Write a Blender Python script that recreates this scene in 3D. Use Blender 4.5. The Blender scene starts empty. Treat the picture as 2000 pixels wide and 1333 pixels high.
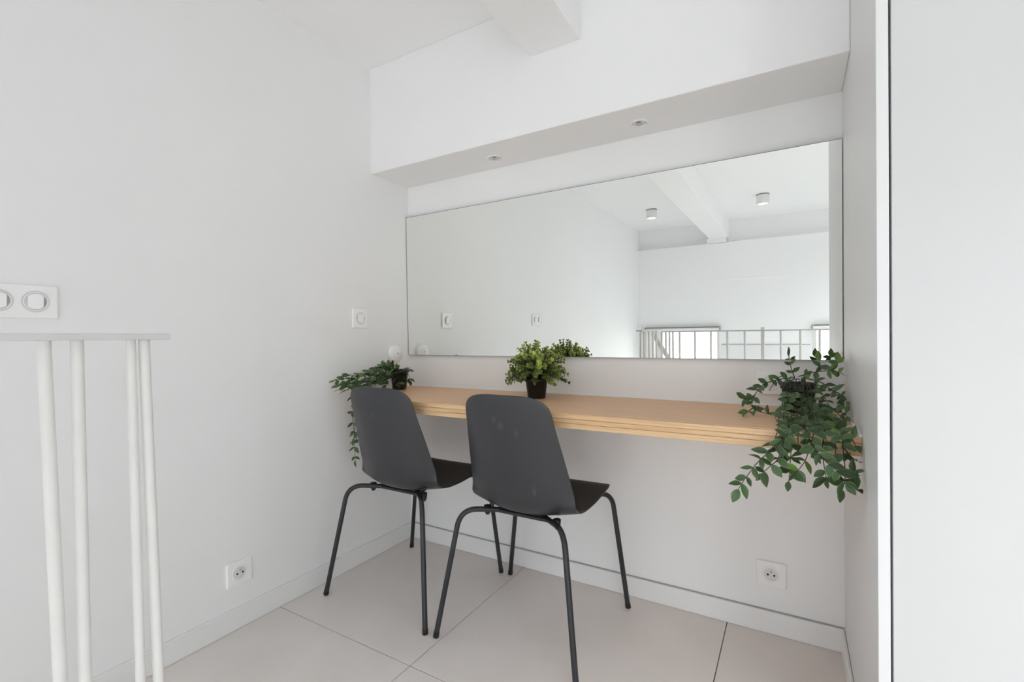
import bpy, bmesh, math, random
from mathutils import Vector, Matrix
random.seed(7)
S = bpy.context.scene
COL = S.collection
R = math.radians

# ------------------------------------------------------------------ camera, world, exposure
CX, CY, CZ = 1.7177, -1.8646, 1.03
cam = bpy.data.cameras.new('camera')
cam.sensor_width = 36.0
cam.lens = 929.42 / 2000 * 36.0
cam.clip_start = 0.02
co = bpy.data.objects.new('camera', cam)
COL.objects.link(co)
yaw, pit, rol = R(30.5199), R(-0.3928), R(-0.5585)
fw = Vector((-math.sin(yaw) * math.cos(pit), math.cos(yaw) * math.cos(pit), math.sin(pit)))
rt = Vector((math.cos(yaw), math.sin(yaw), 0))
up = rt.cross(fw)
r2 = rt * math.cos(rol) + up * math.sin(rol)
u2 = -rt * math.sin(rol) + up * math.cos(rol)
m = Matrix((r2, u2, -fw)).transposed().to_4x4()
m.translation = (CX, CY, CZ)
co.matrix_world = m
S.camera = co

S.view_settings.view_transform = 'Standard'
S.view_settings.look = 'None'
S.view_settings.gamma = 1.0
S.view_settings.use_curve_mapping = False
S.view_settings.exposure = -0.10
try:
    S.cycles.use_denoising = True
    S.cycles.max_bounces = 16
    S.cycles.diffuse_bounces = 12
    S.cycles.transparent_max_bounces = 12
    S.cycles.sample_clamp_indirect = 8.0
except Exception:
    pass

SKY = 9.5
w = bpy.data.worlds.new('overcast_sky')
S.world = w
w.use_nodes = True
nt = w.node_tree
nt.nodes.clear()
wo = nt.nodes.new('ShaderNodeOutputWorld')
bg = nt.nodes.new('ShaderNodeBackground')
tc = nt.nodes.new('ShaderNodeTexCoord')
sp = nt.nodes.new('ShaderNodeSeparateXYZ')
rp = nt.nodes.new('ShaderNodeValToRGB')
nt.links.new(tc.outputs['Generated'], sp.inputs[0])
mp = nt.nodes.new('ShaderNodeMapRange')
mp.inputs['From Min'].default_value = -1
mp.inputs['From Max'].default_value = 1
nt.links.new(sp.outputs['Z'], mp.inputs['Value'])
nt.links.new(mp.outputs[0], rp.inputs[0])
e0, e1 = rp.color_ramp.elements
e0.position, e0.color = 0.0, (0.45, 0.45, 0.445, 1)          # pale ground
e1.position, e1.color = 1.0, (0.94, 0.96, 1.0, 1)          # zenith
q = rp.color_ramp.elements.new(0.49); q.color = (0.45, 0.45, 0.445, 1)
q = rp.color_ramp.elements.new(0.51); q.color = (0.745, 0.765, 0.795, 1)   # overcast horizon
nt.links.new(rp.outputs[0], bg.inputs['Color'])
bg.inputs['Strength'].default_value = SKY
nt.links.new(bg.outputs[0], wo.inputs[0])

# ------------------------------------------------------------------ room numbers (metres)
W = 1.859            # niche width, left wall to wardrobe
RX = 4.60            # right wall of the room
ZC = 2.304           # ceiling
ZN = 1.811           # underside of the bulkhead
BD = 0.257           # bulkhead depth
YF = -4.412          # far wall
YE = -2.13           # edge of the mezzanine
ZL = -2.45           # lower floor
WIN = [(0.20, 0.965, 1.03), (1.90, 2.66, 1.03), (3.30, 4.30, 1.95)]     # x from, x to, head height; the third is unseen, added for light
WZ0 = -1.75

def portal(name, x0, x1, WZ1):
    l = bpy.data.lights.new(name, 'AREA')
    l.shape = 'RECTANGLE'
    l.size = x1 - x0
    l.size_y = WZ1 - WZ0
    l.cycles.is_portal = True
    o = bpy.data.objects.new(name, l)
    COL.objects.link(o)
    o.location = ((x0 + x1) / 2, YF - 0.24, (WZ0 + WZ1) / 2)
    o.rotation_euler = (R(90), 0, 0)       # faces +y, into the room
    return o
for a in WIN:
    portal('daylight_portal', *a)
SX0, SX1, SY0, SY1 = 2.12, 4.30, -3.70, -1.65      # unseen roof window, added to bring light from above
l3 = bpy.data.lights.new('daylight_portal', 'AREA')
l3.shape = 'RECTANGLE'
l3.size = SX1 - SX0
l3.size_y = SY1 - SY0
l3.cycles.is_portal = True
o3 = bpy.data.objects.new('daylight_portal', l3)
COL.objects.link(o3)
o3.location = ((SX0 + SX1) / 2, (SY0 + SY1) / 2, ZC + 0.16)

# ------------------------------------------------------------------ materials
def mat(name, col, rough=0.5, metal=0.0, spec=0.5, noise=0.0, nscale=8.0, bump=0.0, bscale=200.0, col2=None, coat=0.0):
    m = bpy.data.materials.new(name)
    m.use_nodes = True
    n = m.node_tree
    b = n.nodes['Principled BSDF']
    b.inputs['Base Color'].default_value = (*col, 1)
    b.inputs['Roughness'].default_value = rough
    b.inputs['Metallic'].default_value = metal
    b.inputs['Specular IOR Level'].default_value = spec
    b.inputs['Coat Weight'].default_value = coat
    t = n.nodes.new('ShaderNodeTexCoord')
    if noise > 0 or col2:
        x = n.nodes.new('ShaderNodeTexNoise')
        x.inputs['Scale'].default_value = nscale
        x.inputs['Detail'].default_value = 6
        n.links.new(t.outputs['Object'], x.inputs['Vector'])
        rr = n.nodes.new('ShaderNodeValToRGB')
        rr.color_ramp.elements[0].position = 0.35
        rr.color_ramp.elements[1].position = 0.68
        c2 = col2 or tuple(c * (1 - noise) for c in col)
        rr.color_ramp.elements[0].color = (*c2, 1)
        rr.color_ramp.elements[1].color = (*col, 1)
        n.links.new(x.outputs['Fac'], rr.inputs[0])
        n.links.new(rr.outputs[0], b.inputs['Base Color'])
    if bump > 0:
        x = n.nodes.new('ShaderNodeTexNoise')
        x.inputs['Scale'].default_value = bscale
        x.inputs['Detail'].default_value = 3
        n.links.new(t.outputs['Object'], x.inputs['Vector'])
        bp = n.nodes.new('ShaderNodeBump')
        bp.inputs['Strength'].default_value = bump
        bp.inputs['Distance'].default_value = 0.002
        n.links.new(x.outputs['Fac'], bp.inputs['Height'])
        n.links.new(bp.outputs[0], b.inputs['Normal'])
    return m

M = {}
M['wall'] = mat('white_wall_paint', (0.885, 0.885, 0.888), 0.55, spec=0.35, noise=0.012, nscale=2.5, bump=0.06, bscale=260)
M['ceil'] = mat('white_ceiling_paint', (0.905, 0.905, 0.908), 0.75, spec=0.2, noise=0.01, nscale=2)
M['trim'] = mat('white_gloss_trim', (0.85, 0.85, 0.85), 0.38, noise=0.015, nscale=5)
M['joint'] = mat('grey_joint', (0.42, 0.42, 0.43), 0.8, noise=0.2, nscale=30)
M['grout'] = mat('grout', (0.22, 0.165, 0.135), 0.9, noise=0.2, nscale=40)
M['tile'] = mat('greige_porcelain_tile', (0.79, 0.74, 0.715), 0.36, col2=(0.735, 0.685, 0.655), nscale=3.2, bump=0.04, bscale=90)
M['lower_floor'] = mat('lower_floor_tile', (0.62, 0.59, 0.56), 0.5, noise=0.08, nscale=3)
M['plastic'] = mat('white_socket_plastic', (0.93, 0.93, 0.93), 0.25, noise=0.01, nscale=20)
M['well'] = mat('socket_well_plastic', (0.74, 0.73, 0.72), 0.35, noise=0.03, nscale=30)
M['gap'] = mat('switch_gap_shade', (0.60, 0.60, 0.60), 0.5, noise=0.05)  # grey for the shade round a switch rocker
M['hole'] = mat('black_hole', (0.01, 0.01, 0.01), 0.8, noise=0.1)
M['ward'] = mat('white_melamine_panel', (0.79, 0.79, 0.795), 0.42, noise=0.012, nscale=3)
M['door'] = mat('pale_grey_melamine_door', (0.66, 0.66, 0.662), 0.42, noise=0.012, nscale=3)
M['rail'] = mat('cream_white_railing_paint', (0.76, 0.75, 0.73), 0.38, noise=0.04, nscale=18, bump=0.05, bscale=120)
M['handrail'] = mat('grey_white_handrail_paint', (0.62, 0.62, 0.615), 0.45, noise=0.04, nscale=18)
M['chrome'] = mat('brushed_chrome', (0.62, 0.62, 0.63), 0.25, metal=1.0, noise=0.05, nscale=40)
M['lamp'] = mat('white_lamp_housing', (0.78, 0.78, 0.77), 0.4, noise=0.02)
M['pot'] = mat('black_plastic_pot', (0.020, 0.018, 0.018), 0.42, noise=0.25, nscale=14)
M['soil'] = mat('dark_soil', (0.03, 0.022, 0.016), 0.95, noise=0.5, nscale=60, bump=0.5, bscale=90)
M['stem'] = mat('dark_olive_stem', (0.035, 0.04, 0.025), 0.6, noise=0.3, nscale=30)
M['legs'] = mat('black_powder_coated_steel', (0.022, 0.023, 0.027), 0.38, noise=0.12, nscale=40, bump=0.05, bscale=600)
M['foot'] = mat('black_plastic_foot', (0.012, 0.012, 0.012), 0.5, noise=0.2)
M['sill'] = mat('window_white', (0.80, 0.81, 0.80), 0.4, noise=0.02)
M['blind'] = mat('white_blind_fabric', (0.83, 0.83, 0.82), 0.7, noise=0.02, nscale=40)
M['dark'] = mat('dark_grey_rail', (0.16, 0.16, 0.165), 0.5, noise=0.1)

def chair_plastic(name, scuffs):
    m = mat(name, (0.034, 0.034, 0.039), 0.34, spec=0.6, bump=0.03, bscale=500)
    n = m.node_tree
    b = n.nodes['Principled BSDF']
    t = n.nodes.new('ShaderNodeTexCoord')
    base = (0.034, 0.034, 0.039, 1)
    last = None
    for (x, z, rx, rz) in scuffs:
        mpn = n.nodes.new('ShaderNodeMapping')
        mpn.vector_type = 'POINT'
        mpn.inputs['Location'].default_value = (-x / rx, 0, -z / rz)
        mpn.inputs['Scale'].default_value = (1 / rx, 0.0, 1 / rz)
        n.links.new(t.outputs['Object'], mpn.inputs['Vector'])
        ln = n.nodes.new('ShaderNodeVectorMath')
        ln.operation = 'LENGTH'
        n.links.new(mpn.outputs[0], ln.inputs[0])
        mr = n.nodes.new('ShaderNodeMapRange')
        mr.interpolation_type = 'SMOOTHSTEP'
        mr.inputs['From Min'].default_value = 0.0
        mr.inputs['From Max'].default_value = 1.0
        mr.inputs['To Min'].default_value = 1.0
        mr.inputs['To Max'].default_value = 0.0
        n.links.new(ln.outputs['Value'], mr.inputs['Value'])
        if last is None:
            last = mr.outputs[0]
        else:
            mx = n.nodes.new('ShaderNodeMath')
            mx.operation = 'MAXIMUM'
            n.links.new(last, mx.inputs[0])
            n.links.new(mr.outputs[0], mx.inputs[1])
            last = mx.outputs[0]
    nz = n.nodes.new('ShaderNodeTexNoise')
    nz.inputs['Scale'].default_value = 70
    n.links.new(t.outputs['Object'], nz.inputs['Vector'])
    mul = n.nodes.new('ShaderNodeMath')
    mul.operation = 'MULTIPLY'
    n.links.new(last, mul.inputs[0])
    n.links.new(nz.outputs['Fac'], mul.inputs[1])
    mix = n.nodes.new('ShaderNodeMix')
    mix.data_type = 'RGBA'
    mix.inputs['A'].default_value = base
    mix.inputs['B'].default_value = (0.085, 0.088, 0.095, 1)
    n.links.new(mul.outputs[0], mix.inputs['Factor'])
    n.links.new(mix.outputs['Result'], b.inputs['Base Color'])
    return m
M['chair_a'] = chair_plastic('charcoal_plastic', [(-0.02, 0.74, 0.012, 0.03)])
M['chair_b'] = chair_plastic('charcoal_plastic_scuffed', [(-0.035, 0.765, 0.010, 0.022), (-0.012, 0.745, 0.016, 0.022), (0.045, 0.725, 0.009, 0.02), (0.085, 0.535, 0.010, 0.03)])
M['seat'] = mat('shaded_seat_plastic', (0.020, 0.020, 0.020), 0.55, noise=0.06, nscale=30, bump=0.06, bscale=500)  # chair plastic darkened: the seat's shade is put into its colour

def wood(name, c1, c2, axis_scale, ring=9.0, rough=0.4):
    m = bpy.data.materials.new(name)
    m.use_nodes = True
    n = m.node_tree
    b = n.nodes['Principled BSDF']
    b.inputs['Roughness'].default_value = rough
    t = n.nodes.new('ShaderNodeTexCoord')
    mpn = n.nodes.new('ShaderNodeMapping')
    mpn.inputs['Scale'].default_value = axis_scale
    n.links.new(t.outputs['Object'], mpn.inputs['Vector'])
    x = n.nodes.new('ShaderNodeTexNoise')
    x.inputs['Scale'].default_value = ring
    x.inputs['Detail'].default_value = 8
    x.inputs['Distortion'].default_value = 0.6
    n.links.new(mpn.outputs[0], x.inputs['Vector'])
    rr = n.nodes.new('ShaderNodeValToRGB')
    rr.color_ramp.elements[0].position = 0.32
    rr.color_ramp.elements[1].position = 0.70
    rr.color_ramp.elements[0].color = (*c2, 1)
    rr.color_ramp.elements[1].color = (*c1, 1)
    n.links.new(x.outputs['Fac'], rr.inputs[0])
    n.links.new(rr.outputs[0], b.inputs['Base Color'])
    bp = n.nodes.new('ShaderNodeBump')
    bp.inputs['Strength'].default_value = 0.08
    bp.inputs['Distance'].default_value = 0.001
    n.links.new(x.outputs['Fac'], bp.inputs['Height'])
    n.links.new(bp.outputs[0], b.inputs['Normal'])
    return m
M['oak'] = wood('oak_worktop', (0.80, 0.505, 0.295), (0.70, 0.42, 0.225), (0.8, 14, 14), 6.0)
M['ply'] = wood('pale_pine_edge', (0.80, 0.56, 0.33), (0.62, 0.385, 0.19), (1.0, 30, 40), 5.0, 0.5)

def mirror_mat():
    m = bpy.data.materials.new('mirror_glass')
    m.use_nodes = True
    b = m.node_tree.nodes['Principled BSDF']
    b.inputs['Base Color'].default_value = (0.935, 0.948, 0.922, 1)
    b.inputs['Metallic'].default_value = 1
    b.inputs['Roughness'].default_value = 0.0
    return m
M['mirror'] = mirror_mat()

def glass_mat():
    m = bpy.data.materials.new('window_glass')
    m.use_nodes = True
    n = m.node_tree
    n.nodes.clear()
    o = n.nodes.new('ShaderNodeOutputMaterial')
    tr = n.nodes.new('ShaderNodeBsdfTransparent')
    tr.inputs[0].default_value = (0.95, 0.965, 0.96, 1)
    gl = n.nodes.new('ShaderNodeBsdfGlossy')
    gl.inputs['Roughness'].default_value = 0.0
    fr = n.nodes.new('ShaderNodeFresnel')
    fr.inputs['IOR'].default_value = 1.3
    mx = n.nodes.new('ShaderNodeMixShader')
    n.links.new(fr.outputs[0], mx.inputs[0])
    n.links.new(tr.outputs[0], mx.inputs[1])
    n.links.new(gl.outputs[0], mx.inputs[2])
    n.links.new(mx.outputs[0], o.inputs[0])
    return m
M['glass'] = glass_mat()

def emit_mat(name, col, s):
    m = bpy.data.materials.new(name)
    m.use_nodes = True
    b = m.node_tree.nodes['Principled BSDF']
    b.inputs['Base Color'].default_value = (*col, 1)
    b.inputs['Emission Color'].default_value = (*col, 1)
    b.inputs['Emission Strength'].default_value = s
    return m
M['lens'] = emit_mat('lamp_lens', (1.0, 0.97, 0.93), 2.5)

def leaf_mat(name, mid, edge, rough=0.42):
    """ovate leaf: dark blade, paler margin and midrib, told from the leaf's own x (across)"""
    m = bpy.data.materials.new(name)
    m.use_nodes = True
    n = m.node_tree
    b = n.nodes['Principled BSDF']
    b.inputs['Roughness'].default_value = rough
    at = n.nodes.new('ShaderNodeAttribute')
    at.attribute_name = 'margin'
    oi = n.nodes.new('ShaderNodeObjectInfo')
    rr = n.nodes.new('ShaderNodeValToRGB')
    rr.color_ramp.elements[0].position = 0.45
    rr.color_ramp.elements[1].position = 1.0
    rr.color_ramp.elements[0].color = (*mid, 1)
    rr.color_ramp.elements[1].color = (*edge, 1)
    n.links.new(at.outputs['Fac'], rr.inputs[0])
    hs = n.nodes.new('ShaderNodeHueSaturation')
    mr = n.nodes.new('ShaderNodeMapRange')
    mr.inputs['To Min'].default_value = 0.7
    mr.inputs['To Max'].default_value = 1.45
    n.links.new(oi.outputs['Random'], mr.inputs['Value'])
    n.links.new(mr.outputs[0], hs.inputs['Value'])
    n.links.new(rr.outputs[0], hs.inputs['Color'])
    n.links.new(hs.outputs[0], b.inputs['Base Color'])
    return m
M['leaf'] = leaf_mat('trailing_leaf', (0.045, 0.090, 0.032), (0.16, 0.235, 0.085))
M['leaf_new'] = leaf_mat('young_leaf', (0.085, 0.165, 0.025), (0.19, 0.28, 0.06))

def attr_mat(name):
    m = bpy.data.materials.new(name)
    m.use_nodes = True
    n = m.node_tree
    b = n.nodes['Principled BSDF']
    b.inputs['Roughness'].default_value = 0.45
    at = n.nodes.new('ShaderNodeAttribute')
    at.attribute_name = 'leafcol'
    n.links.new(at.outputs['Color'], b.inputs['Base Color'])
    return m
M['bush'] = attr_mat('boxwood_leaf')

# ------------------------------------------------------------------ mesh helpers
class MB:
    def __init__(s):
        s.v, s.f, s.smooth = [], [], []
    def add(s, vs, fs, smooth=False):
        k = len(s.v)
        s.v += [tuple(x) for x in vs]
        s.f += [tuple(i + k for i in q) for q in fs]
        s.smooth += [smooth] * len(fs)
        return s
    def box(s, a, b):
        x0, y0, z0 = (min(a[i], b[i]) for i in range(3))
        x1, y1, z1 = (max(a[i], b[i]) for i in range(3))
        return s.add([(x0, y0, z0), (x1, y0, z0), (x1, y1, z0), (x0, y1, z0), (x0, y0, z1), (x1, y0, z1), (x1, y1, z1), (x0, y1, z1)],
                     [(0, 3, 2, 1), (4, 5, 6, 7), (0, 1, 5, 4), (1, 2, 6, 5), (2, 3, 7, 6), (3, 0, 4, 7)])
    def tube(s, pts, rad, n=14, cap=True):
        pts = [Vector(p) for p in pts]
        rads = rad if isinstance(rad, (list, tuple)) else [rad] * len(pts)
        ref = None
        rings = []
        for i, p in enumerate(pts):
            t = (pts[min(i + 1, len(pts) - 1)] - pts[max(i - 1, 0)]).normalized()
            if ref is None:
                ref = Vector((1, 0, 0)) if abs(t.x) < 0.8 else Vector((0, 1, 0))
            ref = (ref - t * ref.dot(t)).normalized()
            bn = t.cross(ref)
            rings.append([p + (ref * math.cos(a) + bn * math.sin(a)) * rads[i] for a in [2 * math.pi * k / n for k in range(n)]])
        vs = [q for r in rings for q in r]
        fs = []
        for i in range(len(pts) - 1):
            for k in range(n):
                fs.append((i * n + k, i * n + (k + 1) % n, (i + 1) * n + (k + 1) % n, (i + 1) * n + k))
        s.add(vs, fs, True)
        if cap:
            k = len(s.v)
            s.add(rings[0], [tuple(range(n))[::-1]])
            s.add(rings[-1], [tuple(range(n))])
        return s
    def lathe(s, prof, n=32, c=(0, 0, 0), axis='z', smooth=True):
        vs, fs = [], []
        for r, h in prof:
            for k in range(n):
                a = 2 * math.pi * k / n
                x, y = r * math.cos(a), r * math.sin(a)
                if axis == 'z':
                    q = (x, y, h)
                elif axis == 'x':
                    q = (h, x, y)
                else:
                    q = (x, -h, y)        # axis 'y': height runs towards -y
                vs.append((q[0] + c[0], q[1] + c[1], q[2] + c[2]))
        for i in range(len(prof) - 1):
            for k in range(n):
                fs.append((i * n + k, i * n + (k + 1) % n, (i + 1) * n + (k + 1) % n, (i + 1) * n + k))
        s.add(vs, fs, smooth)
        return s
    def build(s, name, m, parent=None, bevel=0.0, seg=2, auto=True, matrix=None):
        me = bpy.data.meshes.new(name)
        me.from_pydata(s.v, [], s.f)
        me.validate()
        bm = bmesh.new()
        bm.from_mesh(me)
        bmesh.ops.recalc_face_normals(bm, faces=bm.faces)
        bm.to_mesh(me)
        bm.free()
        me.polygons.foreach_set('use_smooth', s.smooth if len(s.smooth) == len(me.polygons) else [False] * len(me.polygons))
        me.materials.append(m)
        o = bpy.data.objects.new(name, me)
        COL.objects.link(o)
        if parent:
            o.parent = parent
        if bevel:
            md = o.modifiers.new('bevel', 'BEVEL')
            md.width = bevel
            md.segments = seg
            md.limit_method = 'ANGLE'
            md.angle_limit = R(40)
        return o

def empty(name, loc=(0, 0, 0), rz=0.0):
    o = bpy.data.objects.new(name, None)
    o.empty_display_size = 0.05
    COL.objects.link(o)
    o.location = loc
    o.rotation_euler = (0, 0, rz)
    return o
def tag(o, label=None, cat=None, group=None, kind=None):
    if label: o['label'] = label
    if cat: o['category'] = cat
    if group: o['group'] = group
    if kind: o['kind'] = kind
    return o
def structure(o):
    o['kind'] = 'structure'
    return o
def copy_tree(o, parent=None):
    c = o.copy()
    COL.objects.link(c)
    c.parent = parent
    for ch in list(o.children):
        copy_tree(ch, c)
    return c

def fillet(pts, rad, seg=8):
    """polyline with rounded corners"""
    P = [Vector(p) for p in pts]
    out = [P[0]]
    for i in range(1, len(P) - 1):
        a, b, c = P[i - 1], P[i], P[i + 1]
        d1, d2 = (a - b), (c - b)
        r = min(rad, d1.length * 0.49, d2.length * 0.49)
        p1, p2 = b + d1.normalized() * r, b + d2.normalized() * r
        for k in range(seg + 1):
            t = k / seg
            out.append(p1 * (1 - t) ** 2 + b * 2 * t * (1 - t) + p2 * t * t)
    out.append(P[-1])
    return out
def catmull(pts, per=6):
    P = [Vector(p) for p in pts]
    if len(P) < 3:
        return [P[0].lerp(P[-1], k / per) for k in range(per + 1)]
    Q = [P[0] * 2 - P[1]] + P + [P[-1] * 2 - P[-2]]
    out = []
    for i in range(1, len(Q) - 2):
        a, b, c, d = Q[i - 1:i + 3]
        for k in range(per):
            t = k / per
            out.append(0.5 * ((2 * b) + (c - a) * t + (2 * a - 5 * b + 4 * c - d) * t * t + (3 * b - a - 3 * c + d) * t ** 3))
    out.append(P[-1])
    return out

# ------------------------------------------------------------------ the setting
T = 0.12
b = MB().box((-T, YF - 0.3, ZL - 0.1), (0, T, ZC + 0.1))
structure(b.build('wall_left', M['wall']))
b = MB().box((0, 0, -0.1), (RX + T, T, ZC + 0.1))
structure(b.build('wall_back', M['wall']))
b = MB().box((RX, YF - 0.3, ZL - 0.1), (RX + T, 0, ZC + 0.1))
structure(b.build('wall_right', M['wall']))
b = MB().box((0, YF - 0.3, ZC), (RX, SY0, ZC + 0.1)).box((0, SY1, ZC), (RX, 0, ZC + 0.1))
b.box((0, SY0, ZC), (SX0, SY1, ZC + 0.1)).box((SX1, SY0, ZC), (RX, SY1, ZC + 0.1))
structure(b.build('ceiling', M['ceil']))
# bulkhead over the niche
structure(MB().box((0, -BD, ZN), (W, 0, ZC)).build('bulkhead', M['wall'], bevel=0.004))
# long ceiling beam, carried by the ledge of the far wall
structure(MB().box((0.862, YF + 0.0, 2.099), (1.071, -BD, ZC)).build('ceiling_beam', M['wall'], bevel=0.004))
structure(MB().box((0.835, YF, 2.035), (1.045, YF + 0.10, 2.099)).build('beam_pad', M['wall'], bevel=0.002))
# far wall: lower face stands 10 cm proud of the upper one; two tall windows and the added third
LY = YF + 0.10
fwb = MB()
fwb.box((0, YF - 0.3, 2.04), (RX, YF, ZC))
fwb.box((0, YF - 0.3, ZL), (RX, LY, WZ0))
xq = 0.0
for a, b_, zt in WIN:
    fwb.box((xq, YF - 0.3, WZ0), (a, LY, 2.04)).box((a, YF - 0.3, zt), (b_, LY, 2.04))
    xq = b_
fwb.box((xq, YF - 0.3, WZ0), (RX, LY, 2.04))
structure(fwb.build('wall_far', M['wall']))
structure(MB().box((0, LY, 1.588), (RX, LY + 0.004, 1.609)).build('trim_1', M['plastic'], bevel=0.001))  # whiter than the wall: the ledge's lit line is put into colour
structure(MB().box((0.0, LY + 0.002, 0.60), (0.055, LY + 0.03, 1.075)).build('trim_2', M['trim'], bevel=0.003))
# lower storey
structure(MB().box((0, YF, ZL - 0.1), (RX, YE, ZL)).build('floor_lower', M['lower_floor']))
structure(MB().box((0, YE, ZL), (RX, YE + 0.1, -0.2)).build('wall_lower', M['wall']))
structure(MB().box((0, YE, -0.2), (RX, YE + 0.012, 0.0)).build('trim_3', M['trim'], bevel=0.003))

# tiled mezzanine floor: every tile is a piece
fl = structure(MB().box((0, YE + 0.012, -0.2), (RX, 0, -0.004)).build('floor', M['grout']))
TS, GAP = 0.835, 0.0030
def tile(x0, x1, y0, y1):
    o = MB().box((x0, y0, -0.006), (x1, y1, 0.0)).build('floor_tile', M['tile'], fl, bevel=0.0008, seg=1)
gx, gy = 0.675, -0.748
x = gx - TS
cols = []
while x < RX:
    cols.append((max(x + GAP / 2, 0.0), min(x + TS - GAP / 2, RX)))
    x += TS
rows = []
y = gy + TS
while y > YE:
    rows.append((max(y - TS + GAP / 2, YE + 0.012), min(y - GAP / 2, 0.0)))
    y -= TS
for c in cols:
    for r in rows:
        if c[1] - c[0] > 0.02 and r[1] - r[0] > 0.02:
            tile(c[0], c[1], r[0], r[1])

# skirting boards, each with its grey top joint
HB = 0.076
def skirting(name, a, bb, ja, jb):
    o = structure(MB().box(a, bb).build(name, M['trim'], bevel=0.0025))
    MB().box(ja, jb).build('joint', M['joint'], o)
structure(MB().box((0, -2.1, 0.0005), (0.012, 0, HB)).build('baseboard_left', M['trim'], bevel=0.0025))
skirting('baseboard_back', (0.012, -0.012, 0.0005), (W, 0, HB), (0.012, -0.005, HB), (W - 0.001, 0, HB + 0.0032))
skirting('baseboard_right', (W - 0.010, -0.68, 0.0005), (W, -0.012, HB), (W - 0.002, -0.68, HB), (W, -0.012, HB + 0.002))

# windows of the far wall, with one more added for light
def window(n, x0, x1, WZ1):
    e = structure(empty('window_%d' % n, ((x0 + x1) / 2, YF - 0.2, WZ0)))
    e['kind'] = 'structure'
    ox, oz = (x0 + x1) / 2, WZ0
    def P(bm, name, m, par=e, bev=0.003):
        bm.v = [(v[0] - ox, v[1] - (YF - 0.2), v[2] - oz) for v in bm.v]
        return bm.build(name, m, par, bevel=bev)
    yy0, yy1 = YF - 0.14, YF - 0.08
    f = MB()
    f.box((x0, yy0, WZ0), (x0 + 0.05, yy1, WZ1)).box((x1 - 0.05, yy0, WZ0), (x1, yy1, WZ1))
    f.box((x0 + 0.05, yy0, WZ0), (x1 - 0.05, yy1, WZ0 + 0.05)).box((x0 + 0.05, yy0, WZ1 - 0.05), (x1 - 0.05, yy1, WZ1))
    P(f, 'window_frame', M['sill'])
    zt = 0.55
    P(MB().box((x0 + 0.05, yy0, zt), (x1 - 0.05, yy1, zt + 0.05)), 'transom', M['sill'])
    P(MB().box((x0 + 0.05, YF - 0.115, WZ0 + 0.05), (x1 - 0.05, YF - 0.111, zt)), 'pane', M['glass'], bev=0)
    P(MB().box((x0 + 0.05, YF - 0.115, zt + 0.05), (x1 - 0.05, YF - 0.111, WZ1 - 0.05)), 'pane', M['glass'], bev=0)
    P(MB().box((x0, yy1, WZ0 - 0.0), (x1, LY + 0.03, WZ0 + 0.02)), 'window_sill', M['sill'])
window(1, *WIN[0])
window(2, *WIN[1])
window(3, *WIN[2])  # unseen taller window, added to light the niche from behind right
e = structure(empty('window_4', ((SX0 + SX1) / 2, (SY0 + SY1) / 2, ZC + 0.05)))  # unseen opening in the ceiling, added to light floor and walls
hx, hy = (SX1 - SX0) / 2, (SY1 - SY0) / 2
f = MB()
f.box((-hx, -hy, -0.03), (-hx + 0.06, hy, 0.05)).box((hx - 0.06, -hy, -0.03), (hx, hy, 0.05)).box((-hx + 0.06, -hy, -0.03), (hx - 0.06, -hy + 0.06, 0.05)).box((-hx + 0.06, hy - 0.06, -0.03), (hx - 0.06, hy, 0.05))
f.build('window_frame', M['sill'], e, bevel=0.003)
MB().box((-0.03, -hy + 0.06, -0.025), (0.03, hy - 0.06, 0.045)).build('mullion', M['sill'], e, bevel=0.003)
MB().box((-hx + 0.06, -hy + 0.06, 0.005), (-0.03, hy - 0.06, 0.011)).build('pane', M['glass'], e)
MB().box((0.03, -hy + 0.06, 0.005), (hx - 0.06, hy - 0.06, 0.011)).build('pane', M['glass'], e)

# ------------------------------------------------------------------ wardrobe closing the niche on the right
ye = -0.708
wd = tag(empty('wardrobe', (W + 0.46, ye / 2, 0)), 'tall white built-in wardrobe with flat handleless doors right of the niche', 'wardrobe')
def wpart(bm, name, m=None, bev=0.0012):
    bm.v = [(v[0] - (W + 0.46), v[1] - ye / 2, v[2]) for v in bm.v]
    return bm.build(name, m or M['ward'], wd, bevel=bev)
wpart(MB().box((W, ye, 0.0), (W + 0.0195, 0, ZC)), 'side_panel')
wpart(MB().box((W + 0.0235, ye, 0.006), (W + 0.4735, ye + 0.019, ZC - 0.003)), 'door', M['door'])
x_ = W + 0.4775
while x_ < RX - 0.1:
    wpart(MB().box((x_, ye, 0.006), (min(x_ + 0.45, RX - 0.003), ye + 0.019, ZC - 0.003)), 'door', M['door'])
    x_ += 0.454
wpart(MB().box((W + 0.0195, ye + 0.022, 0.0), (RX, 0, ZC)), 'carcass', M['joint'])

# ------------------------------------------------------------------ worktop
WT, WB, WF = 0.787, 0.739, -0.473
wt = tag(empty('worktop', (W / 2, WF / 2, WB)), 'long oak wall-to-wall worktop with pale layered front edge under the mirror', 'worktop')
def tpart(bm, name, m, bev=0.001, par=wt):
    bm.v = [(v[0] - W / 2, v[1] - WF / 2, v[2] - WB) for v in bm.v]
    return bm.build(name, m, par, bevel=bev)
CH = 0.13           # cut-off front left corner
def prism(mb, poly, z0, z1):
    n = len(poly)
    mb.add([(x_, y_, z0) for x_, y_ in poly] + [(x_, y_, z1) for x_, y_ in poly],
           [tuple(range(n))[::-1], tuple(range(n, 2 * n))] + [(k, (k + 1) % n, n + (k + 1) % n, n + k) for k in range(n)])
    return mb
k0 = 0.012
tpart(prism(MB(), [(0.001, -0.001), (0.001, WF + CH + k0), (0.001 + CH - 0.004, WF + k0), (W - 0.001, WF + k0), (W - 0.001, -0.001)], WB, WT), 'board', M['oak'], 0.0015)
zz = [WB, WB + 0.017, WB + 0.031, WT - 0.0008]
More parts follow.
